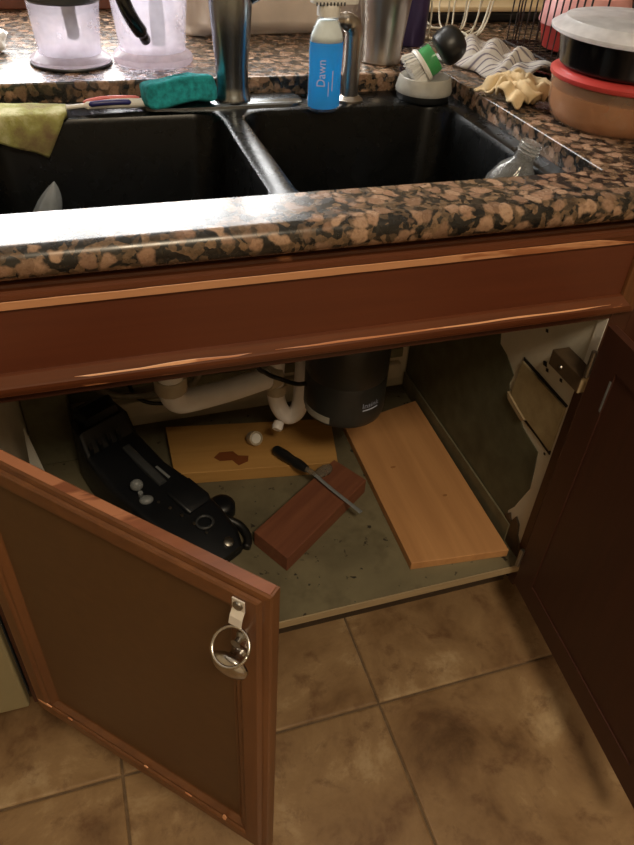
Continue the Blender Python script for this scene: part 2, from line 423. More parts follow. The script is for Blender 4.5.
lamp = thing('ceiling_lamp', tuple(LAMP), 'square white ceiling lamp above the kitchen floor', 'lamp')
MB().box(LAMP + V((-.3, -.3, -.02)), LAMP + V((.3, .3, .05))).build('lamp_housing', 'lamp_body', lamp, bevel=.01)
for sx, sy in ((-1, 0), (1, 0), (0, -1), (0, 1)):
    a = LAMP + V((sx * .29 - (.01 if sx else .30), sy * .29 - (.01 if sy else .28), -.065)); e = LAMP + V((sx * .29 + (.01 if sx else .30), sy * .29 + (.01 if sy else .28), -.02))
    MB().box(a, e).build('lamp_rim', 'lamp_body', lamp)

# ------------------------------------------------------------------ sink base cabinet
CX0, CX1, CD = -.908, .045, .62           # cabinet width and depth
HB, HT = .1206, .712
FZ = .133                                  # top of the cabinet floor board
cab = thing('sink_base_cabinet', ((CX0 + CX1) / 2, .3, 0), 'worn reddish brown sink base cabinet with both doors standing open', 'cabinet')
MB().box((CX0, .019, .10), (CX0 + .018, CD, .872)).build('side_panel', 'cab_white', cab)
side = MB().box((CX1 - .024, .019, .10), (CX1 - .002, CD, .872)).build('side_panel', 'cab_white', cab, label='whitish inner side panel with dark green mould and a wooden patch')
IX = CX1 - .024                            # inner face of the right side panel
MB().box((CX0 + .018, CD - .01, .10), (IX, CD, .872)).build('back_panel', 'cab_back', cab)
fl = MB().box((CX0 + .018, -.004, .113), (IX, CD - .01, FZ)).build('cabinet_floor', 'dirty_board', cab, label='stained greyish floor board inside the cabinet')
MB().box((CX0 + .02, -.0075, .1145), (IX - .004, -.0045, FZ - .001)).build('front_edge', 'raw_edge', fl)
MB().box((CX0, .055, 0), (CX1, .07, .0995)).build('toe_kick', 'toe_dark', cab)
MB().box((CX0 - .006, -.001, .06), (CX0 + .024, .018, .872)).build('face_frame_stile', 'face_frame_dark', cab, bevel=.001)
MB().box((IX - .001, -.001, .06), (CX1 + .012, .018, .872)).build('face_frame_stile', 'face_frame_dark', cab, bevel=.001)
MB().box((CX0 + .024, -.001, .70), (IX - .001, .018, .872)).build('face_frame_rail', 'face_frame_dark', cab, bevel=.001)
MB().box((IX - .0025, .0, .60), (IX - .0013, .0185, .699)).build('stile_lit_edge', 'white_paint_lit_edge', cab, label='white strip imitating light on the inner edge of the right stile')  # white colour stands for light on the side wall and stile

PROF = [(0, 0), (0, .0125), (.0015, .015), (.006, .0160), (.009, .0160), (.0105, .0185), (.013, .0200), (.031, .0200), (.0335, .0185), (.0355, .0165), (.040, .0160), (.047, .0095), (.050, .0085), (.050, 0)]
def framed(mp, W, H, parent, prof, mats, panel_mat, pd=(.003, .0085), names=('rail', 'stile')):
    """mitred frame of four profiled pieces around a flat panel; mp(s, t, d) -> world"""
    w_ = prof[-1][0]
    for k in range(4):
        L_ = W if k in (0, 2) else H
        def q(al, u, d, k=k):
            return {0: lambda: mp(al, u, d), 1: lambda: mp(W - u, al, d), 2: lambda: mp(W - al, H - u, d), 3: lambda: mp(u, H - al, d)}[k]()
        MB().loft([[q(u, u, d) for u, d in prof], [q(L_ - u, u, d) for u, d in prof]]).build(names[k % 2], mats[k], parent, bevel=0)
    MB().box((w_ - .004, w_ - .004, pd[0]), (W - w_ + .004, H - w_ + .004, pd[1]), mp).build('panel', panel_mat, parent)

# false drawer front: a long framed panel
ff_x0, ff_x1, ff_z0, ff_z1 = -.925, .045, .7165, .8595
PF = [(0, 0), (0, .0115), (.0012, .0130), (.0048, .0135), (.0058, .0150), (.0062, .0165), (.0095, .0170), (.0105, .0185), (.0155, .0188), (.0175, .0178), (.0300, .0135), (.0312, .0100), (.0312, 0)]
fmp = lambda s, t_, d: V((ff_x0 + s, -.0012 - d, ff_z0 + t_))
ff = MB().box((ff_x0 + .02, -.0032, ff_z0 + .02), (ff_x1 - .02, -.0012, ff_z1 - .02)).build('false_drawer_front', 'cherry_panel', cab, label='long recessed false drawer front with chipped finish')
framed(fmp, ff_x1 - ff_x0, ff_z1 - ff_z0, ff, PF, ['cherry_x_worn', 'cherry_z', 'cherry_x_worn', 'cherry_z'], 'cherry_panel', (.002, .0085))
# long strip of bare wood on the sloped face of the top rail
def slope_strip(x0, x1, u0, u1, name, mat, top=True, seedv=0):
    n = 120; loops = []
    for i in range(n + 1):
        x = x0 + (x1 - x0) * i / n
        j0 = .0007 * noise.noise(V((x * 20, seedv, 0))) - .0016 * max(0, noise.noise(V((x * 11, seedv, 3))) - .15); j1 = .0004 * noise.noise(V((x * 26, seedv + 5, 0)))
        a, e = u0 - j0, u1 + j1
        if not top: e = u1 + .004 * max(0, noise.noise(V((x * 9, seedv, 1))))
        tp = min(1, 12 * i / n, 12 * (n - i) / n); a = e - (e - a) * tp
        d = lambda u: .0178 - (u - .0175) / .0125 * .0043 if u > .0175 else .0188 - max(0, (u - .0155)) * .5
        zf = (lambda u: ff_z1 - u) if top else (lambda u: ff_z0 + u)
        loops.append([V((x, -.0012 - d(a) - .0002, zf(a))), V((x, -.0012 - d(a) - .0006, zf(a + .0004))), V((x, -.0012 - d(e) - .0006, zf(e - .0004))), V((x, -.0012 - d(e) - .0002, zf(e)))])
    return MB().loft(loops).build(name, mat, ff)
slope_strip(-.905, .014, .0178, .0300, 'bare_wood_strip', 'cherry_x_bare', True, 1)
slope_strip(-.50, -.005, .0182, .0202, 'bare_wood_strip', 'cherry_x_bare', False, 21)
slope_strip(-.74, -.53, .0178, .0200, 'bare_wood_strip', 'cherry_x_bare', False, 33)

# doors
def door(name, h, ang, sign, label):
    """ang: opening angle; sign +1 hinged left, -1 hinged right"""
    dv = V((sign * math.cos(ang), -math.sin(ang), 0)); n = V((-sign * math.sin(ang), -math.cos(ang), 0))
    mp = lambda s, t_, d: V((h[0], h[1], HB)) + dv * s + n * d + V((0, 0, t_))
    return mp
DW = .437
LA = .8104
lmp = door('l', (-.8855, -.0334), LA, 1, '')
RA = math.radians(84.9)
rmp = door('r', (-.010, -.0334), RA, -1, '')
HH = HT - HB
ld = MB().box((.04, .04, .0045), (DW - .04, HH - .04, .0065), lmp).build('cabinet_door', 'dark_inside', cab, label='left door, half open, with a ring pull and an oval knob')
framed(lmp, DW, HH, ld, PROF, ['cherry_d', 'cherry_z', 'cherry_d', 'cherry_z'], 'door_panel_brown')
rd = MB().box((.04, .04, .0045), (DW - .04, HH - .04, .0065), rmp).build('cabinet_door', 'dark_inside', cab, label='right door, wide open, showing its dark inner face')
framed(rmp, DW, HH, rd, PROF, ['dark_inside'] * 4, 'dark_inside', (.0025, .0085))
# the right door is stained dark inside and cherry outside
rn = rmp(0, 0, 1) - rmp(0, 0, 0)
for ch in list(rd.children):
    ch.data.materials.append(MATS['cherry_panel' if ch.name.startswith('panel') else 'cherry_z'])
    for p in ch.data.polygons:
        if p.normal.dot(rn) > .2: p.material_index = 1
# worn light edge on top of the left door
MB().box((.003, HH + .0001, .001), (DW - .003, HH + .0007, .0125), lmp).build('worn_top_edge', 'cherry_top_edge', ld)
# bare chips along the bottom rail of the left door
for (s_, t_, l_, h_) in ((.012, .034, .030, .007), (.075, .036, .010, .005), (.225, .041, .008, .004), (.365, .034, .007, .016), (.30, .039, .012, .003)):
    MB().prism([lmp(s_ + l_ * a, t_ + h_ * e, .0178 + .0008) for a, e in ((0, .3), (.3, 0), (.8, .1), (1, .6), (.6, 1), (.15, .8))], (0, 0, 0), lmp(0, 0, .0016) - lmp(0, 0, 0)).build('bare_chip', 'cherry_x_bare', ld)
# hinges
for mp_, dd, sgn in ((lmp, ld, 1), (rmp, rd, 1)):
    for tz in (.07, HH - .07):
        MB().lathe([(.0045, -.022), (.0045, .022)], mp_(-.004, tz, -.003), (0, 0, 1), 10).build('hinge', 'dull_steel', dd, smooth='auto')
# ring pull and knob on the left door
ks = .406
pl = MB()
loops = []
for (t_, d) in ((.576, .0205), (.561, .0205), (.554, .025), (.545, .0275), (.542, .0255)):
    loops.append([lmp(ks - .0070, t_, d), lmp(ks + .0070, t_, d), lmp(ks + .0070, t_, d + .0018), lmp(ks - .0070, t_, d + .0018)])
pull = pl.loft(loops).build('pull_bracket', 'bright_metal', ld, bevel=.0006, label='bright metal bracket holding the ring')
MB().lathe([(.0055, 0), (.005, .002), (.002, .0032)], lmp(ks, .568, .0222), lmp(0, 0, 1) - lmp(0, 0, 0), 14).build('screw', 'dull_steel', ld, smooth='auto')
rc = V((ks + .004, .531, .0275)); ringR = .0185
MB().tube([lmp(rc.x + ringR * math.cos(a), rc.y + ringR * .62 * math.sin(a), rc.z + ringR * .78 * (1 - math.sin(a))) for a in [2 * PI * k / 40 for k in range(41)]], .0017, 8).build('ring', 'steel', ld, smooth=True)
nrm = lmp(0, 0, 1) - lmp(0, 0, 0)
MB().lathe([(.006, 0), (.006, .004), (.0035, .007), (.0035, .012), (.0055, .014)], lmp(ks + .004, .524, .0200), nrm, 16).build('catch_post', 'dull_steel', ld, smooth='auto')
MB().lathe([(.009, 0), (.007, .004), (.006, .010), (.013, .014), (.0180, .018), (.0175, .023), (.010, .027), (.001, .0285)], lmp(ks, .494, .0200), nrm, 26, (1.15, .85)).build('knob', 'steel', ld, smooth=True)
# right door: thin pale grey strip near its hinge
MB().box((.045, .47, -.0008), (.049, .525, -.0001), rmp).build('pale_strip', 'grey_plastic', rd)

# interior of the cabinet: mould, patch, block, cleats
px = IX - .0001
def wall_poly(pts, th, name, mat, parent, **kw):
    return MB().prism([V((px, y, z)) for y, z in pts], (0, 0, 0), (-th, 0, 0)).build(name, mat, parent, **kw)
wall_poly([(.60, .136), (.60, .68), (.30, .68), (.262, .56), (.243, .497), (.215, .490), (.192, .478), (.178, .468), (.184, .445), (.170, .421), (.135, .410), (.11, .395), (.075, .388), (.052, .384), (.046, .345), (.041, .300), (.058, .250), (.066, .225), (.080, .200), (.074, .176), (.10, .136)], .0018, 'mould_patch', 'mold_green', side, label='dark green mouldy area with a ragged edge')
pt = wall_poly([(.160, .514), (.022, .512), (.022, .414), (.092, .420), (.150, .424), (.166, .430)], .006, 'wood_patch', 'ply_tan', side, bevel=.0008, label='tan plywood patch on the side panel')
wall_poly([(.172, .436), (.166, .424), (.112, .412), (.104, .420), (.140, .428)], .010, 'splintered_edge', 'raw_edge', side)
wall_poly([(.163, .520), (.160, .514), (.022, .512), (.020, .517)], .002, 'gap_shade', 'chip_shade_black', side, label='dark strip painted as shade above the plywood patch')  # black strip stands for the shadow in the joint over the patch
wall_poly([(.112, .4105), (.104, .418), (.022, .412), (.022, .404), (.060, .408)], .0022, 'gap_shade', 'chip_shade_black', side, label='dark strip painted as shade below the plywood patch')  # same painted shadow along the lower joint
wall_poly([(.082, .190), (.070, .205), (.060, .188), (.050, .214), (.036, .205), (.030, .180), (.012, .160), (.004, .136), (.06, .136)], .004, 'splintered_corner', 'dark_wood_block', side, label='broken dark brown splintered corner at the foot of the panel')
for (y, z, w_) in ((.105, .545, .006), (.095, .538, .004), (.055, .545, .004), (.125, .60, .004), (.035, .395, .003)):
    wall_poly([(y - w_, z - w_ * .5), (y + w_ * .6, z - w_ * .8), (y + w_, z + w_ * .4), (y - w_ * .4, z + w_ * .9)], .0012, 'chip', 'chip_shade_black', side)
blk = MB().box((px - .032, -.020, .580), (px - .0005, .062, .609)).build('corner_block', 'dark_wood_block', cab, bevel=.002, label='small dark wooden block screwed to the side panel')
MB().box((px - .0318, -.0215, .5805), (px - .001, -.0198, .6085)).build('cut_end', 'raw_edge', blk)
MB().lathe([(.004, 0), (.003, .002)], (px - .033, .03, .595), (-1, 0, 0), 12).build('screw', 'dull_steel', blk)
MB().box((px - .0065, .058, FZ), (px - .0019, .598, FZ + .050)).build('cleat', 'cleat_grey', cab, bevel=.0012, label='grey wooden strip along the foot of the side panel')
for z0, z1, mat in ((.17, .215, 'cab_back'), (.235, .262, 'cleat_grey'), (.30, .345, 'cab_back')):
    MB().box((CX0 + .02, CD - .028, z0), (px - .02, CD - .0105, z1)).build('back_cleat', mat, cab, bevel=.003)
MB().box((CX0 + .02, CD - .10, FZ), (CX0 + .11, CD - .032, .33)).build('corner_post', 'cleat_grey', cab, bevel=.004)

# ------------------------------------------------------------------ neighbours
dw = thing('dishwasher', (-1.235, .3, 0), 'pale tan dishwasher front left of the open cabinet door', 'dishwasher')
MB().box((-1.535, .0, .09), (-.917, .6, .865)).build('dishwasher_body', 'dark_grey', dw)
MB().box((-1.535, -.022, .085), (-.917, -.001, .745)).build('door_panel', 'tan_panel', dw, bevel=.004)
MB().box((-1.535, -.024, .75), (-.917, -.001, .868)).build('control_panel', 'tan_panel', dw, bevel=.004)
MB().tube([(-1.42, -.026, .775), (-1.42, -.05, .775), (-1.06, -.05, .775), (-1.06, -.026, .775)], .008, 10).build('handle', 'steel', dw, smooth='auto')
MB().box((-1.535, .05, 0), (-.917, .07, .09)).build('kick_plate', 'toe_dark', dw)
rc_ = thing('side_cabinet', (.50, .3, 0), 'reddish brown drawer and door cabinet right of the open cabinet', 'cabinet')
MB().box((.058, .019, .10), (.95, .60, .872)).build('body', 'face_frame_dark', rc_)
MB().box((.058, .0, .10), (.95, .0188, .872)).build('face_frame', 'face_frame_dark', rc_)
MB().box((.058, .06, 0), (.95, .075, .0995)).build('toe_kick', 'toe_dark', rc_)
dmp = lambda s, t_, d: V((.085 + s, -.0012 - d, .7165 + t_))
d1 = MB().box((.10, -.0032, .735), (.90, -.0012, .84)).build('drawer_front', 'cherry_panel', rc_)
framed(dmp, .84, .143, d1, PF, ['cherry_x', 'cherry_z', 'cherry_x', 'cherry_z'], 'cherry_panel', (.002, .0085))
MB().lathe([(.007, 0), (.006, .01), (.014, .016), (.013, .022), (.001, .026)], (.505, -.0105, .788), (0, -1, 0), 18).build('knob', 'steel', d1, smooth=True)
for k in range(2):
    cmp_ = lambda s, t_, d, k=k: V((.085 + .424 * k + s, -.0012 - d, .1206 + t_))
    d2 = MB().box((.12 + .424 * k, -.0032, .16), (.46 + .424 * k, -.0012, .67)).build('cabinet_door', 'cherry_panel', rc_)
    framed(cmp_, .416, HH - .005, d2, PROF, ['cherry_x', 'cherry_z', 'cherry_x', 'cherry_z'], 'cherry_panel')
    MB().lathe([(.007, 0), (.006, .01), (.014, .016), (.013, .022), (.001, .026)], (.475 if k == 0 else .535, -.0212, .64), (0, -1, 0), 18).build('knob', 'steel', d2, smooth=True)

# ------------------------------------------------------------------ granite worktop
SX0, SX1, SY0, SY1, ZT, ZB_ = -.875, -.0365, .045, .536, .91, .8735
b = MB()
X = [-1.6, SX0, SX1, 1.2]
nose = [(-.018, ZB_)] + [(-.030 + .017 * math.sin(-a), ZB_ + .0182 - .0182 * math.cos(a)) for a in [PI * k / 10 for k in range(11)]] + [(-.012, ZT)]
nose = [(-.010, ZB_)] + [(-.030 - .0165 * math.sin(PI * k / 10), (ZB_ + ZT) / 2 - (ZT - ZB_) / 2 * math.cos(PI * k / 10)) for k in range(11)]
lo_y = [SY0, SY1, WALLY - .02]
prof_f = [(SY0, ZB_)] + nose + [(SY0, ZT)]
for i in range(3):
    for (y0, z0), (y1, z1) in zip(prof_f[:-1], prof_f[1:]):
        b.add([(X[i], y0, z0), (X[i + 1], y0, z0), (X[i + 1], y1, z1), (X[i], y1, z1)], [(0, 1, 2, 3)])
for i, (ya, yb) in ((0, (SY0, SY1)), (2, (SY0, SY1)), (0, (SY1, lo_y[2])), (1, (SY1, lo_y[2])), (2, (SY1, lo_y[2]))):
    for z in (ZT, ZB_):
        b.add([(X[i], ya, z), (X[i + 1], ya, z), (X[i + 1], yb, z), (X[i], yb, z)], [(0, 1, 2, 3)])
for (p, q) in (((SX0, SY0), (SX1, SY0)), ((SX1, SY0), (SX1, SY1)), ((SX1, SY1), (SX0, SY1)), ((SX0, SY1), (SX0, SY0))):
    b.add([(p[0], p[1], ZB_), (q[0], q[1], ZB_), (q[0], q[1], ZT), (p[0], p[1], ZT)], [(0, 1, 2, 3)])
for x in (X[0], X[3]):
    pr_ = [(x, y, z) for y, z in prof_f]
    b.add(pr_, [tuple(range(len(pr_)))])
    b.add([(x, SY0, ZB_), (x, SY1, ZB_), (x, SY1, ZT), (x, SY0, ZT)], [(0, 1, 2, 3)])
    b.add([(x, SY1, ZB_), (x, lo_y[2], ZB_), (x, lo_y[2], ZT), (x, SY1, ZT)], [(0, 1, 2, 3)])
for i in range(3):
    b.add([(X[i], lo_y[2], ZB_), (X[i + 1], lo_y[2], ZB_), (X[i + 1], lo_y[2], ZT), (X[i], lo_y[2], ZT)], [(0, 1, 2, 3)])
top = b.build('granite_countertop', 'granite', smooth='auto', merge=True, bevel=.0022, seg=2, origin=(0, 0, ZB_), label='polished brown and black speckled granite worktop around the sink', cat='countertop')

# ------------------------------------------------------------------ sink
DZ = .8805
sink = thing('double_sink', ((SX0 + SX1) / 2, .29, .66), 'black double bowl sink sunk into the granite worktop', 'sink')
def rrect(x0, x1, y0, y1, r, z, n=8):
    pts = []
    for cx, cy, a0 in ((x1 - r, y1 - r, 0), (x0 + r, y1 - r, PI / 2), (x0 + r, y0 + r, PI), (x1 - r, y0 + r, 3 * PI / 2)):
        for k in range(n + 1):
            a = a0 + PI / 2 * k / n; pts.append(V((cx + r * math.cos(a), cy + r * math.sin(a), z)))
    return pts
def outer_rect(ref, x0, x1, y0, y1, z):
    out = []; cx, cy = (x0 + x1) / 2, (y0 + y1) / 2; n = len(ref) // 4
    for i, p in enumerate(ref):
        q, k = divmod(i, n); h = (n - 1) / 2
        corner = ((x1, y1), (x0, y1), (x0, y0), (x1, y0))[q]
        if q == 0: pt_ = (x1, p.y) if k < h else (p.x, y1)
        elif q == 1: pt_ = (p.x, y1) if k < h else (x0, p.y)
        elif q == 2: pt_ = (x0, p.y) if k < h else (p.x, y0)
        else: pt_ = (p.x, y0) if k < h else (x1, p.y)
        if abs(k - h) < .6: pt_ = corner
        out.append(V((*pt_, z)))
    return out
MIDX = -.4535
for (ox0, ox1, bx0, bx1) in ((SX0 + .001, MIDX, SX0 + .036, MIDX - .019), (MIDX, SX1 - .001, MIDX + .019, SX1 - .034)):
    by0, by1 = .092, .452
    R0 = rrect(bx0 - .006, bx1 + .006, by0 - .006, by1 + .006, .045, DZ)
    loops = [outer_rect(R0, ox0, ox1, SY0 + .001, SY1 - .001, DZ - .006), outer_rect(R0, ox0, ox1, SY0 + .001, SY1 - .001, DZ - .0001), R0,
             rrect(bx0 - .001, bx1 + .001, by0 - .001, by1 + .001, .043, DZ - .002), rrect(bx0 + .003, bx1 - .003, by0 + .003, by1 - .003, .042, DZ - .010),
             rrect(bx0 + .012, bx1 - .012, by0 + .012, by1 - .012, .045, .72), rrect(bx0 + .024, bx1 - .024, by0 + .024, by1 - .024, .045, .693), rrect(bx0 + .05, bx1 - .05, by0 + .05, by1 - .05, .05, .686)]
    basin = MB().loft(loops, True, False, True).build('basin', 'sink_black', sink, smooth='auto')
    dx, dy = (-.605, .275) if ox0 < -.6 else (-.266, .305)
    MB().lathe([(.045, .6865), (.045, .6875), (.040, .6878), (.036, .6868)], (dx, dy, 0), (0, 0, 1), 28).build('drain', 'dull_steel', basin, smooth='auto')

# ------------------------------------------------------------------ faucet, soap dispenser
fa = thing('faucet', (-.435, .497, DZ), 'tall brushed nickel kitchen faucet behind the sink divider', 'faucet')
MB().loft([rrect(-.590, -.318, .4655, .5285, .030, DZ + z_) if i_ == 0 else rrect(-.590 + i_, -.318 - i_, .4655 + i_, .5285 - i_, .030 - i_, DZ + z_) for i_, z_ in ((0, 0), (.0005, .004), (.004, .0065))]).build('base_plate', 'faucet_nickel', fa, smooth='auto')
MB().lathe([(.030, .0065), (.030, .012), (.0275, .016), (.0262, .03), (.0265, .06), (.0300, .10), (.0335, .145), (.032, .165), (.020, .175)], (-.437, .497, DZ), (0, 0, 1), 36).build('body', 'faucet_nickel', fa, smooth='auto')
sp = [(-.437, .497, DZ + .17), (-.437, .497, 1.22)] + arc((-.437, .397, 1.22), (0, 1, 0), (0, 0, 1), .10, .25, PI - .1, 12) + [(-.437, .293, 1.20)]
MB().tube(smooth_path(sp, 4), .0155, 18).build('spout', 'faucet_nickel', fa, smooth=True)
MB().lathe([(.0165, 0), (.0195, .02), (.0205, .05), (.019, .056)], (-.437, .293, 1.205), (0, .02, -1), 24).build('spray_head', 'faucet_nickel', fa, smooth='auto')
MB().tube([(-.41, .497, 1.03), (-.36, .50, 1.05), (-.33, .50, 1.09)], [.009, .007, .006], 12).build('lever', 'faucet_nickel', fa, smooth=True)
sd = thing('soap_dispenser', (-.2345, .488, DZ), 'brushed nickel soap dispenser standing right of the blue spray bottle', 'soap dispenser')
MB().lathe([(.0235, 0), (.0235, .003), (.019, .006), (.0158, .009)], (-.2345, .488, DZ), (0, 0, 1), 28).build('flange', 'brushed_nickel', sd, smooth='auto')
MB().tube([(-.2345, .488, DZ + .006), (-.2345, .488, .978)], .0145, 24).build('post', 'brushed_nickel', sd, smooth='auto')
pth = [(-.2345, .488, .968), (-.2350, .488, .986), (-.241, .4875, .9975), (-.252, .487, 1.002), (-.272, .486, 1.002), (-.290, .485, .999)]
MB().tube(smooth_path(pth, 5), [.0150] * 11 + [.0140] * 5 + [.012] * 10, 20).build('spout', 'brushed_nickel', sd, smooth='auto')

# ------------------------------------------------------------------ blue spray bottle
bx, by = -.2965, .442
bt = thing('spray_bottle', (bx, by, DZ), 'clear spray bottle of bright blue dish soap on the sink ledge', 'bottle')
ang = V((.95, -.30, 0)).normalized()
MB().lathe([(.024, 0), (.0278, .003), (.0285, .012), (.0278, .05), (.0285, .085), (.0275, .105), (.0240, .118), (.0185, .130), (.0155, .136), (.0152, .150)], (bx, by, DZ + .0005), (0, 0, 1), 36, (1, .72), True, True).build('bottle_shell', 'bottle_clear', bt, smooth='auto')
MB().lathe([(.022, .0035), (.0262, .006), (.0270, .014), (.0264, .05), (.0272, .085), (.0266, .1015)], (bx, by, DZ + .0005), (0, 0, 1), 36, (1, .70)).build('soap_liquid', 'soap_blue', bt, smooth='auto', label='bright blue liquid soap')
MB().lathe([(.0262, .1018), (.0245, .112), (.019, .124), (.0150, .131)], (bx, by, DZ + .0005), (0, 0, 1), 36, (1, .70)).build('foam', 'foam_white', bt, smooth=True, label='white foam above the blue soap')
MB().lathe([(.0175, .138), (.0178, .152), (.0170, .154)], (bx, by, DZ), (0, 0, 1), 30).build('collar', 'white_plastic', bt, smooth='auto')
sh = MB().loft([rrect(bx - .028, bx + .046, by - .0155, by + .0155, .012, DZ + .155), rrect(bx - .029, bx + .047, by - .0165, by + .0165, .013, DZ + .162), rrect(bx - .029, bx + .043, by - .0165, by + .0165, .013, DZ + .19), rrect(bx - .024, bx + .02, by - .014, by + .014, .012, DZ + .21)])
sh.build('sprayer_head', 'white_plastic', bt, smooth='auto')
MB().tube([(bx + .034, by, DZ + .165), (bx + .040, by, DZ + .172), (bx + .05, by, DZ + .18)], .005, 10).build('trigger', 'dark_grey', bt, smooth=True)
for k in range(9):
    MB().tube([(bx - .024 + .0055 * k, by - .0162, DZ + .1535), (bx - .024 + .0055 * k, by - .0168, DZ + .158)], .0012, 6).build('grip_rib', 'dark_grey', bt)
# vertical lettering printed on the side that faces the room
def on_bottle(u, h):
    th = -PI / 2 - .10 + u / .0235
    return V((bx + .0290 * math.cos(th), by + .0290 * .72 * math.sin(th) - .0004, DZ + h))
text_mesh('Dawn', .0170, lambda c: on_bottle(-c.y - .008, .060 + c.x) + V((0, -c.z, 0)), 'lettering', 'lettering_white', bt, .0002)
MB().sheet(lambda u, v_: on_bottle(.0065 + u * .0012, .034 + v_ * .030) + V((0, -.0002, 0)), 2, 6).build('printed_line', 'lettering_white', bt, solid=.0003)
MB().sheet(lambda u, v_: on_bottle(.0015 + u * .0010, .026 + v_ * .022) + V((0, -.0002, 0)), 2, 6).build('printed_line', 'lettering_white', bt, solid=.0003)

# ------------------------------------------------------------------ tumblers
tm = thing('steel_tumbler', (-.130, .615, ZT), 'brushed stainless steel tumbler behind the soap dispenser', 'tumbler')
MB().lathe([(.0355, 0), (.0375, .002), (.0378, .014), (.0372, .016), (.040, .05), (.0455, .10), (.049, .125), (.049, .17), (.0475, .171), (.0465, .16), (.03, .155)], (-.130, .615, ZT + .0003), (0, 0, 1), 44).build('cup', 'brushed_nickel', tm, smooth='auto')
MB().lathe([(.0480, .171), (.0480, .178), (.03, .181)], (-.130, .615, ZT), (0, 0, 1), 40).build('lid', 'bottle_clear', tm, smooth='auto')
tp = thing('purple_tumbler', (-.044, .732, ZT), 'dark purple bottle behind the steel tumbler', 'bottle')
MB().lathe([(.027, 0), (.0285, .003), (.0295, .06), (.0305, .15), (.028, .17), (.02, .19)], (-.012, .745, ZT + .0003), (0, 0, 1), 36).build('bottle_body', 'purple_steel', tp, smooth='auto')
MB().lathe([(.021, .188), (.021, .215), (.018, .219)], (-.044, .732, ZT), (0, 0, 1), 28).build('cap', 'black_plastic', tp, smooth='auto')

# ------------------------------------------------------------------ dish brush in its holder
hc = V((-.0965, .4855, DZ))
hd = thing('brush_holder', tuple(hc), 'round clear brush holder with black foot in the sink corner', 'holder')
MB().lathe([(.046, .0003), (.047, .004), (.046, .012), (.040, .013)], hc, (0, 0, 1), 40).build('foot', 'black_plastic', hd, smooth='auto')
MB().lathe([(.0490, .0115), (.0500, .016), (.0450, .036), (.0430, .0375), (.0415, .036), (.0460, .016), (.042, .0135)], hc, (0, 0, 1), 40, cap0=False).build('cup', 'holder_clear', hd, smooth='auto')
br = thing('dish_brush', (hc.x, hc.y, hc.z + .02), 'round palm dish brush with black knob and green soap inside', 'brush')
ax = V((.78, -.12, .60)).normalized(); b0 = V((-.1230, .4895, .9190))
bb = MB(); uu, vv, _ = axes(ax)
for k in range(150):
    r_ = .026 * math.sqrt((k + .5) / 150); a = k * 2.39996
    p0 = b0 + ax * .022 + uu * (r_ * math.cos(a)) + vv * (r_ * math.sin(a)); p1 = b0 + uu * (r_ * 1.30 * math.cos(a)) + vv * (r_ * 1.30 * math.sin(a)) + ax * random.uniform(-.002, .002)
    if p1.z < DZ + .015: p1.z = DZ + .015
    bb.tube([p0, p1], .0011, 4)
bb.build('bristles', 'white_plastic', br, kind='stuff')
MB().lathe([(.029, .020), (.0295, .024), (.027, .028)], b0, ax, 30).build('bristle_plate', 'white_plastic', br, smooth='auto')
MB().lathe([(.0262, .0282), (.0268, .04), (.0245, .056), (.023, .058)], b0, ax, 30).build('soap_chamber', 'bottle_clear', br, smooth='auto')
MB().lathe([(.0240, .0290), (.0248, .038), (.0235, .049)], b0 - V((0, 0, .0012)), ax, 26).build('green_soap', 'soap_green', br, smooth='auto', label='green liquid soap')
MB().lathe([(.024, .058), (.0285, .062), (.0305, .072), (.0298, .084), (.026, .094), (.018, .101), (.006, .104), (.001, .1043)], b0, ax, 32).build('knob', 'black_plastic', br, smooth=True)
MB().lathe([(.005, 0), (.0045, .0015)], b0 + ax * .1002 + uu * .008, ax, 12).build('button', 'red_plastic', br)

# ------------------------------------------------------------------ teal sponge, toothbrush, yellow scrub cloth
sa, sb = V((-.583, .468, 0)), V((-.473, .486, 0)); sdv = (sb - sa).normalized(); snv = V((-sdv.y, sdv.x, 0))
tilt = Matrix.Rotation(math.radians(-9), 3, 'X')
def spm(p):
    q = tilt @ V((p.x, p.y, p.z + .0022 * math.sin(p.x * 70 + 1) + .06 * p.x)); return sdv * q.x + snv * q.y + V((0, 0, q.z))
MB().blob((sa + sb) / 2 + V((0, 0, DZ + .0285)), (.058, .026, .0195), .3, .3, 44, 20, spm, .005, 60).build('teal_sponge', 'sponge_teal', smooth=True, label='damp teal kitchen sponge lying left of the faucet', cat='sponge')
tb = thing('toothbrush', (-.64, .478, DZ), 'white and pink toothbrush with a navy grip beside the teal sponge', 'toothbrush')
tz = DZ + .0105
MB().tube(smooth_path([(-.728, .470, tz), (-.700, .471, tz), (-.680, .472, tz + .001), (-.655, .4735, tz + .002), (-.62, .4755, tz + .002), (-.592, .4775, tz + .001), (-.578, .4785, tz)], 5), [.0050] * 6 + [.0042] * 6 + [.0085] * 6 + [.0098] * 7 + [.0085] * 6, 12, .8).build('handle', 'white_plastic', tb, smooth=True)
MB().tube(smooth_path([(-.668, .4650, tz + .0045), (-.650, .4650, tz + .0060), (-.622, .4665, tz + .0060), (-.604, .469, tz + .0045)], 5), [.0016] + [.0042] * 14 + [.0016], 10).build('grip', 'navy', tb, smooth=True)
MB().tube(smooth_path([(-.676, .472, tz + .0062), (-.650, .4745, tz + .0098), (-.622, .477, tz + .0100), (-.590, .4785, tz + .0085)], 5), [.001] + [.0030] * 14 + [.001], 10).build('pink_band', 'pink_plastic', tb, smooth=True)
bb = MB()
for i in range(10):
    for j in range(4):
        bb.tube([(-.727 + .0028 * i, .466 + .0026 * j, tz - .002), (-.727 + .0028 * i, .465 + .0026 * j, DZ + .0005)], .0009, 4)
bb.build('bristles', 'dark_grey', tb, kind='stuff')
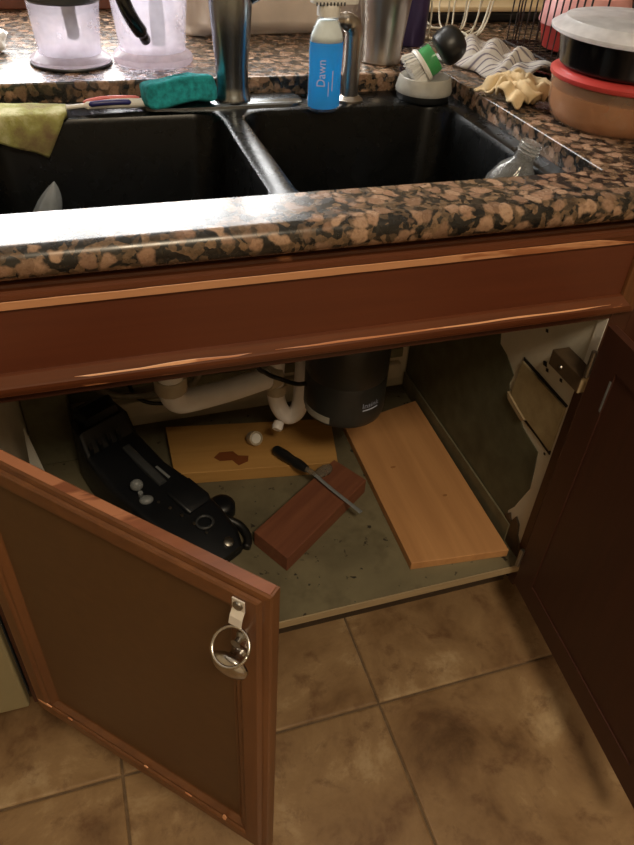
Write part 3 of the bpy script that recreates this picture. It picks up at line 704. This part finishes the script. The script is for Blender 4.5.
def ycloth(u, v_):
    x = -.862 + .160 * u - .062 * max(0, v_ - .40) * u
    back = .517 - .030 * u; L1 = back - .4385
    drop = (.006 + .052 * u) * (1 + .15 * noise.noise(V((u * 3, 1, 1))))
    tot = L1 + drop; q = v_ * tot
    if q < L1: y, z = back - q, DZ + .0062 + .004 * math.sin(PI * q / L1) + .0015 * noise.noise(V((u * 5, v_ * 5, 2)))
    else: y, z = .4385 - .003 * math.sin((q - L1) * 60), DZ + .0062 - (q - L1)
    return V((x, y, z))
MB().sheet(ycloth, 24, 30).build('scrub_cloth', 'scrub_yellow', smooth=True, solid=.009, label='yellow green scrubbing cloth hanging over the back edge of the left basin', cat='cloth')

# white plastic scrap in the left basin, clear bottle in the right basin
def crump(u, v_):
    a = 2 * PI * u; r_ = .040 * (1 - v_) ** .7 * (1 + .35 * noise.noise(V((math.cos(a) * 2, math.sin(a) * 2, v_ * 3)))) + .0008
    return V((-.772 + .036 * v_ ** 1.6 + r_ * math.cos(a), .375 + r_ * .8 * math.sin(a), .6868 + .128 * v_))
MB().sheet(crump, 30, 14).build('plastic_scrap', 'wrap_clear', smooth=True, merge=True, label='crumpled pale plastic wrap standing in the left basin', cat='wrap')
gb = thing('clear_bottle', (-.132, .165, .690), 'clear open plastic bottle leaning in the right basin', 'bottle')
g0, g1 = V((-.142, .168, .6955)), V((-.0880, .140, .917)); gd = (g1 - g0); gl = gd.length
MB().lathe([(.030, 0), (.035, .005), (.036, .03), (.034, .06), (.037, .09), (.038, .14), (.037, .165), (.028, .187), (.0165, .200), (.0145, .205), (.0145, gl - .001)], g0, gd, 32).build('bottle_shell', 'glass_clear', gb, smooth='auto')
for k in range(3):
    MB().tube([g0 + gd.normalized() * (gl - .004 - .005 * k) + axes(gd)[0] * (.0152 * math.cos(a)) + axes(gd)[1] * (.0152 * math.sin(a)) for a in [2 * PI * i / 24 for i in range(25)]], .0012, 6).build('neck_thread', 'glass_clear', gb, smooth=True)

# ------------------------------------------------------------------ blender jars
ja = thing('blender_cup', (-.681, .655, ZT), 'clear blender cup with a dark blade shaft on the back counter', 'jar')
jc = (-.681, .655, ZT)
MB().lathe([(.066, .0003), (.068, .003), (.067, .005)], jc, (0, 0, 1), 44).build('gasket', 'dark_grey', ja, smooth='auto')
MB().lathe([(.066, .0052), (.0665, .010), (.060, .014), (.052, .018)], jc, (0, 0, 1), 44).build('foot', 'jar_clear_thick', ja, smooth='auto')
MB().lathe([(.0510, .018), (.0520, .04), (.0555, .08), (.0570, .094)], jc, (0, 0, 1), 44, cap0=False, cap1=False).build('cup_wall', 'jar_clear', ja, smooth='auto', solid=.002)
MB().lathe([(.0575, .094), (.0605, .097), (.0605, .150), (.050, .156)], jc, (0, 0, 1), 44).build('collar', 'dark_grey', ja, smooth='auto')
MB().lathe([(.004, .036), (.010, .040), (.011, .075), (.013, .11)], (jc[0] + .012, jc[1] - .004, ZT), (-.06, 0, 1), 20).build('blade_shaft', 'black_plastic', ja, smooth='auto')
for s_ in (-1, 1):
    MB().tube([(jc[0] + .012, jc[1], ZT + .05), (jc[0] + .012 + s_ * .022, jc[1] - .006, ZT + .056)], [.004, .002], 8, .3).build('blade', 'steel', ja)
jb = thing('blender_jug', (-.543, .655, ZT), 'clear blender jug with a black handle on the back counter', 'jar')
kc = (-.543, .655, ZT)
MB().lathe([(.065, .0003), (.0685, .004), (.068, .012), (.060, .019), (.056, .021)], kc, (0, 0, 1), 44).build('foot', 'jar_clear_thick', jb, smooth='auto')
MB().lathe([(.0560, .021), (.058, .05), (.0630, .10), (.066, .15), (.0685, .18)], kc, (0, 0, 1), 44, cap0=False, cap1=False).build('jug_wall', 'jar_clear', jb, smooth='auto', solid=.0025)
hp = [(-.588, .612, 1.075), (-.595, .592, 1.050), (-.592, .580, 1.020), (-.580, .580, .990), (-.565, .590, .966), (-.559, .601, .954)]
MB().tube(smooth_path(hp, 6), [.010] * 12 + [.0115] * 12 + [.0085] * 7, 16).build('handle', 'black_gloss', jb, smooth=True)
MB().lathe([(.0695, .178), (.0705, .184), (.0705, .2), (.05, .206)], kc, (0, 0, 1), 44).build('lid', 'dark_grey', jb, smooth='auto')
MB().lathe([(.004, .022), (.012, .025), (.013, .06), (.010, .12)], (kc[0] + .012, kc[1] + .004, ZT), (0, 0, 1), 18).build('blade_shaft', 'grey_plastic', jb, smooth='auto')

# taupe bag at the back and a white crumpled paper
def bagm(p):
    f = .014 * math.sin(p.x * 46 + 2.6 * math.sin(p.z * 26 + p.x * 9)) + .034 * noise.noise(V((p.x * 13, p.z * 17, 1))) + .012 * noise.noise(V((p.x * 40, p.z * 46, 5)))
    return V((p.x, p.y + f * (1 if p.y < 0 else .3), max(p.z, -.0745) ))
MB().blob((-.245, .905, ZT + .075), (.215, .075, .085), .22, .2, 150, 50, bagm).build('taupe_bag', 'taupe_cloth', smooth=True, label='wrinkled taupe fabric bag lying behind the faucet', cat='bag')
MB().blob((-.820, .745, ZT + .017), (.034, .024, .022), .7, .7, 24, 14, lambda p: V((p.x, p.y, max(p.z, -.0168))), .014, 60).build('crumpled_paper', 'white_plastic', label='small crumpled white paper at the left end of the counter', cat='paper')

# ------------------------------------------------------------------ right side of the counter
c0 = V((.106, .224, ZT))
tub = thing('soup_tub', tuple(c0), 'round clear tub of orange soup with a red lid', 'food tub')
MB().lathe([(.090, .0004), (.096, .004), (.103, .020), (.107, .054), (.1085, .064)], c0, (0, 0, 1), 56, cap1=False).build('tub_wall', 'tub_clear', tub, smooth='auto')
MB().lathe([(.089, .002), (.0945, .006), (.1012, .020), (.1040, .046)], c0, (0, 0, 1), 56).build('soup', 'soup_orange', tub, smooth='auto', label='orange brown soup')
MB().lathe([(.1100, .0625), (.1115, .0645), (.1115, .069), (.108, .0715), (.105, .0735), (.07, .074)], c0, (0, 0, 1), 56).build('lid', 'red_plastic', tub, smooth='auto')
c1 = c0 + V((.002, .004, .0745))
blk_t = thing('black_takeout_bowl', tuple(c1), 'round black takeaway bowl with a clear lid stacked on the soup tub', 'food tub')
MB().lathe([(.096, .0003), (.101, .004), (.111, .046), (.1125, .048)], c1, (0, 0, 1), 56).build('bowl', 'black_gloss', blk_t, smooth='auto')
MB().lathe([(.118, .045), (.1240, .048), (.1245, .052), (.117, .057), (.110, .060), (.106, .064), (.05, .0665), (.001, .067)], c1, (0, 0, 1), 56).build('lid', 'lid_clear', blk_t, smooth='auto')

def towel(u, v_):
    c = V((.066, .655, 0)).lerp(V((.092, .428, 0)), v_); w_ = .072 + .010 * math.sin(v_ * 9)
    x = (u - .5) * 2; e = max(0, 1 - x * x)
    h = .030 * max(0, 1 - abs(x) ** 2.6) * (.75 + .35 * math.sin(v_ * PI)) * (1 - .25 * v_)
    h += .009 * math.sin(v_ * 21 + x * 3 + 3 * noise.noise(V((u * 2, v_ * 3, 9)))) * e + .016 * noise.noise(V((u * 4, v_ * 8, 4))) * e
    return V((c.x + x * w_ + .012 * noise.noise(V((v_ * 6, 2, u))), c.y + .02 * x + .01 * noise.noise(V((u * 3, v_ * 4, 8))), ZT + .003 + max(0, h)))
MB().sheet(towel, 30, 44).build('striped_towel', 'striped_towel', smooth=True, solid=.004, label='rumpled grey and white striped dish towel', cat='towel')
def rag(u, v_):
    x, y = (u - .5) * 2, (v_ - .5) * 2; r2 = x * x + y * y; e = max(0, 1 - r2 * .5)
    q = V((u * 3.2, v_ * 3.2, 7)); tw = noise.noise(q) * 2.2
    h = .030 * e * abs(math.sin(5.5 * x + 3.5 * y + tw * 2)) + .016 * e * (.5 + noise.noise(q * 1.7))
    rim = 1 + .3 * noise.noise(V((x * 1.9, y * 1.9, 3)))
    return V((.012 + x * .047 * rim - y * .010, .350 + y * .050 * rim + .006 * math.sin(8 * x), ZT + .0035 + max(0, h)))
MB().sheet(rag, 44, 44).build('tan_rag', 'tan_cloth', smooth=True, solid=.004, label='crumpled tan rag beside the soup tub', cat='cloth')

# black wire rack with a red tub standing in it
rx0, rx1, ry0, ry1, rz0, rz1 = .205, .47, .47, .745, ZT + .003, ZT + .14
rk = thing('dish_rack', ((rx0 + rx1) / 2, (ry0 + ry1) / 2, ZT), 'black wire dish rack behind the stacked food tubs', 'dish rack')
for z in (rz0, rz1):
    MB().tube([(rx0, ry0, z), (rx1, ry0, z), (rx1, ry1, z), (rx0, ry1, z), (rx0, ry0, z)], .0028, 8).build('rail', 'wire_black', rk)
for i in range(13):
    y = ry0 + (ry1 - ry0) * (i + .5) / 13
    MB().tube([(rx0, y, rz1), (rx0, y, rz0), (rx1, y, rz0), (rx1, y, rz1)], .0019, 6).build('wire', 'wire_black', rk)
for i in range(5):
    x = rx0 + (rx1 - rx0) * (i + .5) / 5
    MB().tube([(x, ry0, rz1), (x, ry0, rz0), (x, ry1, rz0), (x, ry1, rz1)], .0019, 6).build('wire', 'wire_black', rk)
rt = thing('red_tub', (.315, .64, ZT + .006), 'red tub with a pale pink lid inside the black wire rack', 'food tub')
MB().lathe([(.066, 0), (.074, .004), (.084, .045), (.085, .048)], (.315, .64, ZT + .0075), (0, 0, 1), 44).build('tub', 'red_plastic', rt, smooth='auto')
MB().lathe([(.088, .046), (.0895, .05), (.086, .07), (.078, .10), (.05, .112)], (.315, .64, ZT + .0075), (0, 0, 1), 44).build('lid', 'pink_tub', rt, smooth='auto')

# white wire basket
wb = thing('wire_basket', (.088, .815, ZT), 'flared white wire basket behind the striped towel', 'basket')
wc = V((.088, .815, ZT))
for r_, h in ((.058, .0035), (.102, .115)):
    MB().tube([wc + V((r_ * math.cos(a), r_ * math.sin(a), h)) for a in [2 * PI * i / 40 for i in range(41)]], .0026, 8).build('ring', 'wire_white', wb, smooth=True)
for i in range(18):
    a = 2 * PI * i / 18; d = V((math.cos(a), math.sin(a), 0)); e = V((-d.y, d.x, 0))
    MB().tube(smooth_path([wc + d * .058 + V((0, 0, .0035)), wc + d * .084 + e * .010 + V((0, 0, .014)), wc + d * .096 + e * .016 + V((0, 0, .055)), wc + d * .102 + e * .012 + V((0, 0, .115))], 5), .0019, 6).build('wire', 'wire_white', wb, smooth=True)
tr = thing('countertop_griddle', (.26, 1.03, ZT), 'flat black appliance with a cream top behind the wire basket', 'appliance')
MB().box((.03, .938, ZT + .0005), (.62, 1.095, ZT + .022)).build('base', 'black_plastic', tr, bevel=.006)
MB().box((.02, .932, ZT + .0225), (.63, 1.097, ZT + .034)).build('top', 'cream_top', tr, bevel=.004)

# ------------------------------------------------------------------ plumbing
gdp = thing('garbage_disposal', (-.266, .308, .345), 'dark grey garbage disposal hanging under the right basin', 'disposal')
dc = (-.266, .308, 0)
MB().lathe([(.040, .345), (.068, .348), (.078, .356), (.0805, .366), (.0805, .440), (.0785, .445), (.0805, .450), (.0805, .545), (.072, .560), (.045, .568), (.045, .625)], dc, (0, 0, 1), 48).build('housing', 'disposal_grey', gdp, smooth='auto')
MB().lathe([(.046, .615), (.056, .62), (.056, .64), (.047, .676)], dc, (0, 0, 1), 40).build('mounting_ring', 'dull_steel', gdp, smooth='auto')
def on_disp(u, z, r_=.0810):
    return V((dc[0] + r_ * math.cos(u), dc[1] + r_ * math.sin(u), z))
MB().sheet(lambda u, v_: on_disp(-PI + .02 + .86 * u, .362 + .015 * v_), 12, 2).build('rating_label', 'label_grey', gdp, solid=.0006, label='pale grey strip label on the lower rim')
A0 = -1.46
MB().sheet(lambda u, v_: on_disp(A0 - .02 + .44 * u, .396 + .0022 * v_), 10, 2).build('printed_line', 'lettering_white', gdp, solid=.0004)
text_mesh('Insink', .0170, lambda c: on_disp(A0 + .20 + c.x / .081, .4075 + c.y), 'lettering', 'lettering_white', gdp)
pp = thing('drain_pipe', (-.50, .36, .26), 'white plastic drain pipe and trap under the left basin', 'pipe')
MB().tube(smooth_path([(-.605, .275, .575), (-.605, .275, .50), (-.604, .281, .462), (-.592, .292, .436), (-.565, .306, .424), (-.48, .356, .396), (-.388, .410, .372)], 6), .0228, 22).build('waste_arm', 'pvc_white', pp, smooth='auto')
MB().lathe([(.0265, 0), (.0285, .003), (.0285, .024), (.026, .028)], (-.605, .276, .474), (0, 0, 1), 12).build('slip_nut', 'pvc_dirty', pp, smooth='auto')
MB().lathe([(.022, .56), (.022, .62), (.034, .625), (.036, .655), (.046, .672)], (-.605, .275, 0), (0, 0, 1), 24).build('strainer_tail', 'dull_steel', pp, smooth='auto')
MB().lathe([(.0255, 0), (.027, .003), (.027, .026), (.0255, .03)], (-.404, .4006, .3763), (.84, .50, -.2), 14).build('slip_nut', 'pvc_dirty', pp, smooth='auto')
MB().tube(smooth_path([(-.376, .418, .43), (-.378, .418, .36), (-.376, .42, .315), (-.366, .421, .275), (-.348, .421, .250), (-.330, .420, .256), (-.320, .420, .285), (-.317, .421, .34), (-.315, .424, .42), (-.315, .45, .50), (-.315, .609, .52)], 6), .0185, 20).build('trap', 'pvc_white', pp, smooth='auto')
MB().lathe([(.0215, 0), (.023, .003), (.023, .02), (.0215, .023)], (-.377, .4185, .322), (.06, .02, 1), 12).build('slip_nut', 'pvc_dirty', pp, smooth='auto')
MB().lathe([(.011, 0), (.0125, .012), (.010, .018)], (-.372, .402, .252), (-.45, -.6, -.45), 14).build('cleanout_plug', 'pvc_white', pp, smooth='auto')
MB().tube(smooth_path([(-.3480, .308, .420), (-.360, .330, .405), (-.385, .352, .405), (-.415, .352, .425), (-.440, .340, .470), (-.45, .45, .58), (-.45, .609, .60)], 7), .0045, 8).build('power_cord', 'cord_black', smooth=True, label='black power cord looping in front of the drain pipe', cat='cord')
vb = thing('supply_hose', (-.63, .55, .25), 'grey braided supply hose and valve behind the drain pipe', 'hose')
MB().tube(smooth_path([(-.745, .560, .30), (-.70, .565, .262), (-.62, .56, .255), (-.55, .545, .27), (-.51, .54, .33), (-.50, .56, .45), (-.50, .57, .70)], 8), .0075, 12).build('hose', 'hose_grey', vb, smooth=True)
MB().lathe([(.012, 0), (.012, .035), (.008, .038)], (-.745, .591, .30), (0, -1, 0), 16).build('valve', 'dull_steel', vb, smooth='auto')
MB().tube(smooth_path([(-.69, .591, .375), (-.68, .585, .34), (-.67, .583, .30), (-.66, .584, .245), (-.63, .584, .215), (-.57, .585, .20)], 8), .0045, 8).build('thin_cable', 'cord_black', smooth=True, label='thin black cable hanging on the cabinet back', cat='cord')

# ------------------------------------------------------------------ loose wood in the cabinet
def plank(name, corners, z0, z1, mat, label, cat='board', bevel=.0015, lift=(0, 0, 0, 0)):
    """corners: four (x, y) in order; the mesh is built along its own length so that the grain follows it"""
    P = [V((x, y, 0)) for x, y in corners]; d = (P[1] - P[0]).normalized(); c = sum(P, V()) / 4; a = math.atan2(d.y, d.x)
    R_ = Matrix.Rotation(-a, 3, 'Z'); Q = [R_ @ (p - c) + V((0, 0, l_)) for p, l_ in zip(P, lift)]
    o = MB().prism(Q, (0, 0, z0), (0, 0, z1)).build(name, mat, None, bevel=bevel, label=label, cat=cat, origin=(0, 0, 0))
    o.location = c; o.rotation_euler = (0, 0, a); ORG[o.name] = c
    return o
plank('pine_board', [(-.606, .388), (-.254, .336), (-.222, .485), (-.602, .548)], FZ + .0003, .166, 'pine_yellow', 'yellowish pine board at the back of the cabinet floor with a red stain')
ply = plank('plywood_board', [(-.203, .040), (-.193, .468), (.009, .505), (.001, .020)], FZ + .0003, .153, 'ply_orange', 'light orange plywood board leaning along the right side of the cabinet floor', lift=(0, 0, .008, .0))
plank('redwood_block', [(-.437, .100), (-.215, .262), (-.262, .340), (-.482, .182)], FZ + .0003, .172, 'redwood', 'short reddish brown block of wood in the middle of the cabinet floor', 'block')
def stain(parent, pts, z, name, mat, up=lambda x, y: 0):
    P = [V((x, y, z + up(x, y))) for x, y in pts]
    R_ = parent.rotation_euler.to_matrix().inverted()
    loc = [R_ @ (p - V((parent.location.x, parent.location.y, 0))) for p in P]
    ORG['tmp'] = V((0, 0, 0))
    o = MB().prism(loc, (0, 0, 0), (0, 0, .0004)).build(name, mat, None, origin=(0, 0, 0)); o.parent = parent; o.location = (0, 0, 0); return o
pine = bpy.data.objects['pine_board']
stain(pine, [(-.515, .418), (-.500, .432), (-.470, .428), (-.462, .412), (-.440, .405), (-.445, .388), (-.468, .380), (-.478, .400), (-.505, .404)], .1661, 'red_stain', 'stain_red')
for (x, y, r_) in ((-.135, .30, .0035), (-.11, .235, .005), (-.12, .165, .003), (-.06, .19, .003)):
    stain(ply, [(x + r_ * 1.8 * math.cos(a), y + r_ * math.sin(a)) for a in [2 * PI * k / 9 for k in range(9)]], .1533, 'knot', 'stain_dark', lambda x_, y_: .0078 * max(0, (x_ + .2) / .205) * max(0, (y_ - .03) / .46) + .0004)

cp = thing('pipe_cap', (-.415, .425, .166), 'small white plastic cap on the pine board', 'cap')
cd_ = V((.25, -.75, .55)); cb = V((-.419, .440, .1835))
MB().lathe([(.0150, -.010), (.0160, -.007), (.0160, .012), (.0136, .0134), (.0125, .0095), (.001, .009)], cb, cd_, 24).build('cap_shell', 'pvc_dirty', cp, smooth='auto')
MB().lathe([(.0118, .0092), (.0110, .0125), (.001, .0128)], cb, cd_, 20).build('cap_face', 'white_plastic', cp, smooth='auto')

sc = thing('screwdriver', (-.33, .29, .172), 'screwdriver with a black handle lying across the redwood block', 'screwdriver')
s0, s1, s2 = V((-.383, .398, .1800)), V((-.334, .313, .1845)), V((-.262, .170, .1790))
dd = (s1 - s0).normalized()
MB().tube([s0, s0 + dd * .006, s0 + dd * .03, s0 + dd * .055, s0 + dd * .075, s1], [.007, .0115, .0125, .0105, .0115, .008], 14).build('handle', 'black_plastic', sc, smooth='auto')
MB().tube([s1 - dd * .002, s1 + dd * .02, s1 + dd * .026], [.0065, .006, .004], 12).build('ferrule', 'handle_clear', sc, smooth='auto')
MB().tube([s1 + dd * .02, s1.lerp(s2, .5), s2 - (s2 - s1) * .1, s2], [.0042, .0042, .0046, .0050], 10, .45).build('shaft', 'grey_plastic', sc, smooth='auto')
fk = MB().blob((-.298, .303, .1800), (.024, .012, .0075), .7, .7, 18, 10, lambda p: Matrix.Rotation(.5, 3, 'Z') @ p, .004, 80)
fk.build('clear_scrap', 'handle_clear', smooth=True, label='crinkled clear plastic scrap beside the screwdriver shaft', cat='scrap')

# ------------------------------------------------------------------ black tool at the left
tl = thing('black_power_tool', (-.64, .33, FZ), 'long black plastic tool lying beside the pine board', 'tool')
ta, te = V((-.745, .500, 0)), V((-.535, .150, 0)); tdir = (te - ta).normalized(); tn = V((tdir.y, -tdir.x, 0)) * -1; TL = (te - ta).length
def tpt(s, w_, z): return ta + tdir * s + tn * w_ + V((0, 0, z))
def section(s, w0, w1, z0, z1, r=.012):
    pts = []
    for cx, cz, a0 in ((w1 - r, z1 - r, 0), (w0 + r, z1 - r, PI / 2), (w0 + r, z0 + r, PI), (w1 - r, z0 + r, 3 * PI / 2)):
        for k in range(5):
            a = a0 + PI / 2 * k / 4; pts.append(tpt(s, cx + r * math.cos(a), cz + r * math.sin(a)))
    return pts
Z0 = FZ + .0005
MB().loft([section(-.005, -.05, .03, Z0, .26), section(.010, -.065, .042, Z0, .295), (section(.05, -.075, .044, Z0, .288)), section(.075, -.080, .044, Z0, .245), section(.16, -.085, .046, Z0, .215), section(.25, -.082, .056, Z0, .205), section(.32, -.075, .056, Z0, .188), section(.375, -.06, .05, Z0, .170), section(.405, -.03, .035, Z0, .156)]).build('housing', 'tool_black', tl, smooth='auto')
MB().loft([section(.0, -.050, .026, .275, .312, .01), section(.02, -.055, .030, .280, .322, .012), section(.045, -.05, .026, .270, .310, .012)]).build('grip', 'tool_black', tl, smooth='auto')
MB().loft([section(.095, -.008, .010, .225, .2415, .004), section(.21, -.008, .010, .203, .2165, .004)]).build('rail', 'dark_grey', tl, smooth='auto')
MB().loft([section(.165, .018, .024, .206, .216, .002), section(.205, .018, .024, .203, .213, .002)]).build('clip', 'grey_plastic', tl, smooth='auto')
MB().tube([tpt(.205, -.050, .205), tpt(.208, -.052, .222)], .005, 10).build('lever_post', 'grey_plastic', tl)
MB().blob(tpt(.195, -.050, .232), (.013, .011, .013), 1, 1, 18, 12).build('lever_knob', 'grey_plastic', tl, smooth=True)
MB().blob(tpt(.225, -.052, .214), (.014, .011, .008), 1, 1, 18, 12).build('lever_paddle', 'grey_plastic', tl, smooth=True)
MB().tube([tpt(.335 + .016 * math.cos(a), .0 + .016 * math.sin(a), .193) for a in [2 * PI * k / 26 for k in range(27)]], .0028, 8).build('dial_ring', 'dark_grey', tl, smooth=True)
MB().lathe([(.026, 0), (.028, .004), (.028, .026), (.022, .034), (.012, .037)], tpt(.30, .075, Z0), (0, 0, 1), 28).build('side_knob', 'tool_black', tl, smooth='auto')
MB().tube([tpt(.315, .045, .165), tpt(.30, .07, .160)], .009, 12).build('knob_axle', 'tool_black', tl)
MB().tube(smooth_path([tpt(.33, .05, .165), tpt(.365, .066, .152), tpt(.395, .058, .145), tpt(.408, .04, .142)], 6), .0085, 10).build('cord_stub', 'cord_black', tl, smooth=True)
for k in range(5):
    MB().lathe([(.0035, 0), (.003, .0015)], tpt(.24 + .028 * k, -.035 + .006 * k, .2052 - (.0 if k < 2 else .0042 * (k - 1) ** 1.4)), (0, 0, 1), 10).build('screw', 'dull_steel', tl)
MB().loft([section(.235, -.012, .050, .190, .2125, .006), section(.29, -.012, .052, .185, .206, .006), section(.30, -.008, .048, .18, .198, .006)]).build('gear_cover', 'tool_black', tl, smooth='auto')
for k in range(4):
    MB().loft([section(.078 + .0001, -.070 + .022 * k, -.062 + .022 * k, .236, .262, .002), section(.074, -.070 + .022 * k, -.062 + .022 * k, .250, .276, .002)]).build('vent_rib', 'tool_black', tl)
MB().lathe([(.010, 0), (.010, .012), (.006, .014)], tpt(.385, .012, .158), (.2, -.3, 1), 16).build('chuck', 'dull_steel', tl, smooth='auto')
# pale shard at the left of the cabinet
MB().prism([V((-.886, .38, FZ + .0005)), V((-.836, .35, FZ + .0005)), V((-.868, .352, .376))], (0, 0, 0), (.002, .004, 0)).build('plastic_shard', 'white_plastic', label='pale pointed plastic shard standing at the left side of the cabinet', cat='shard')
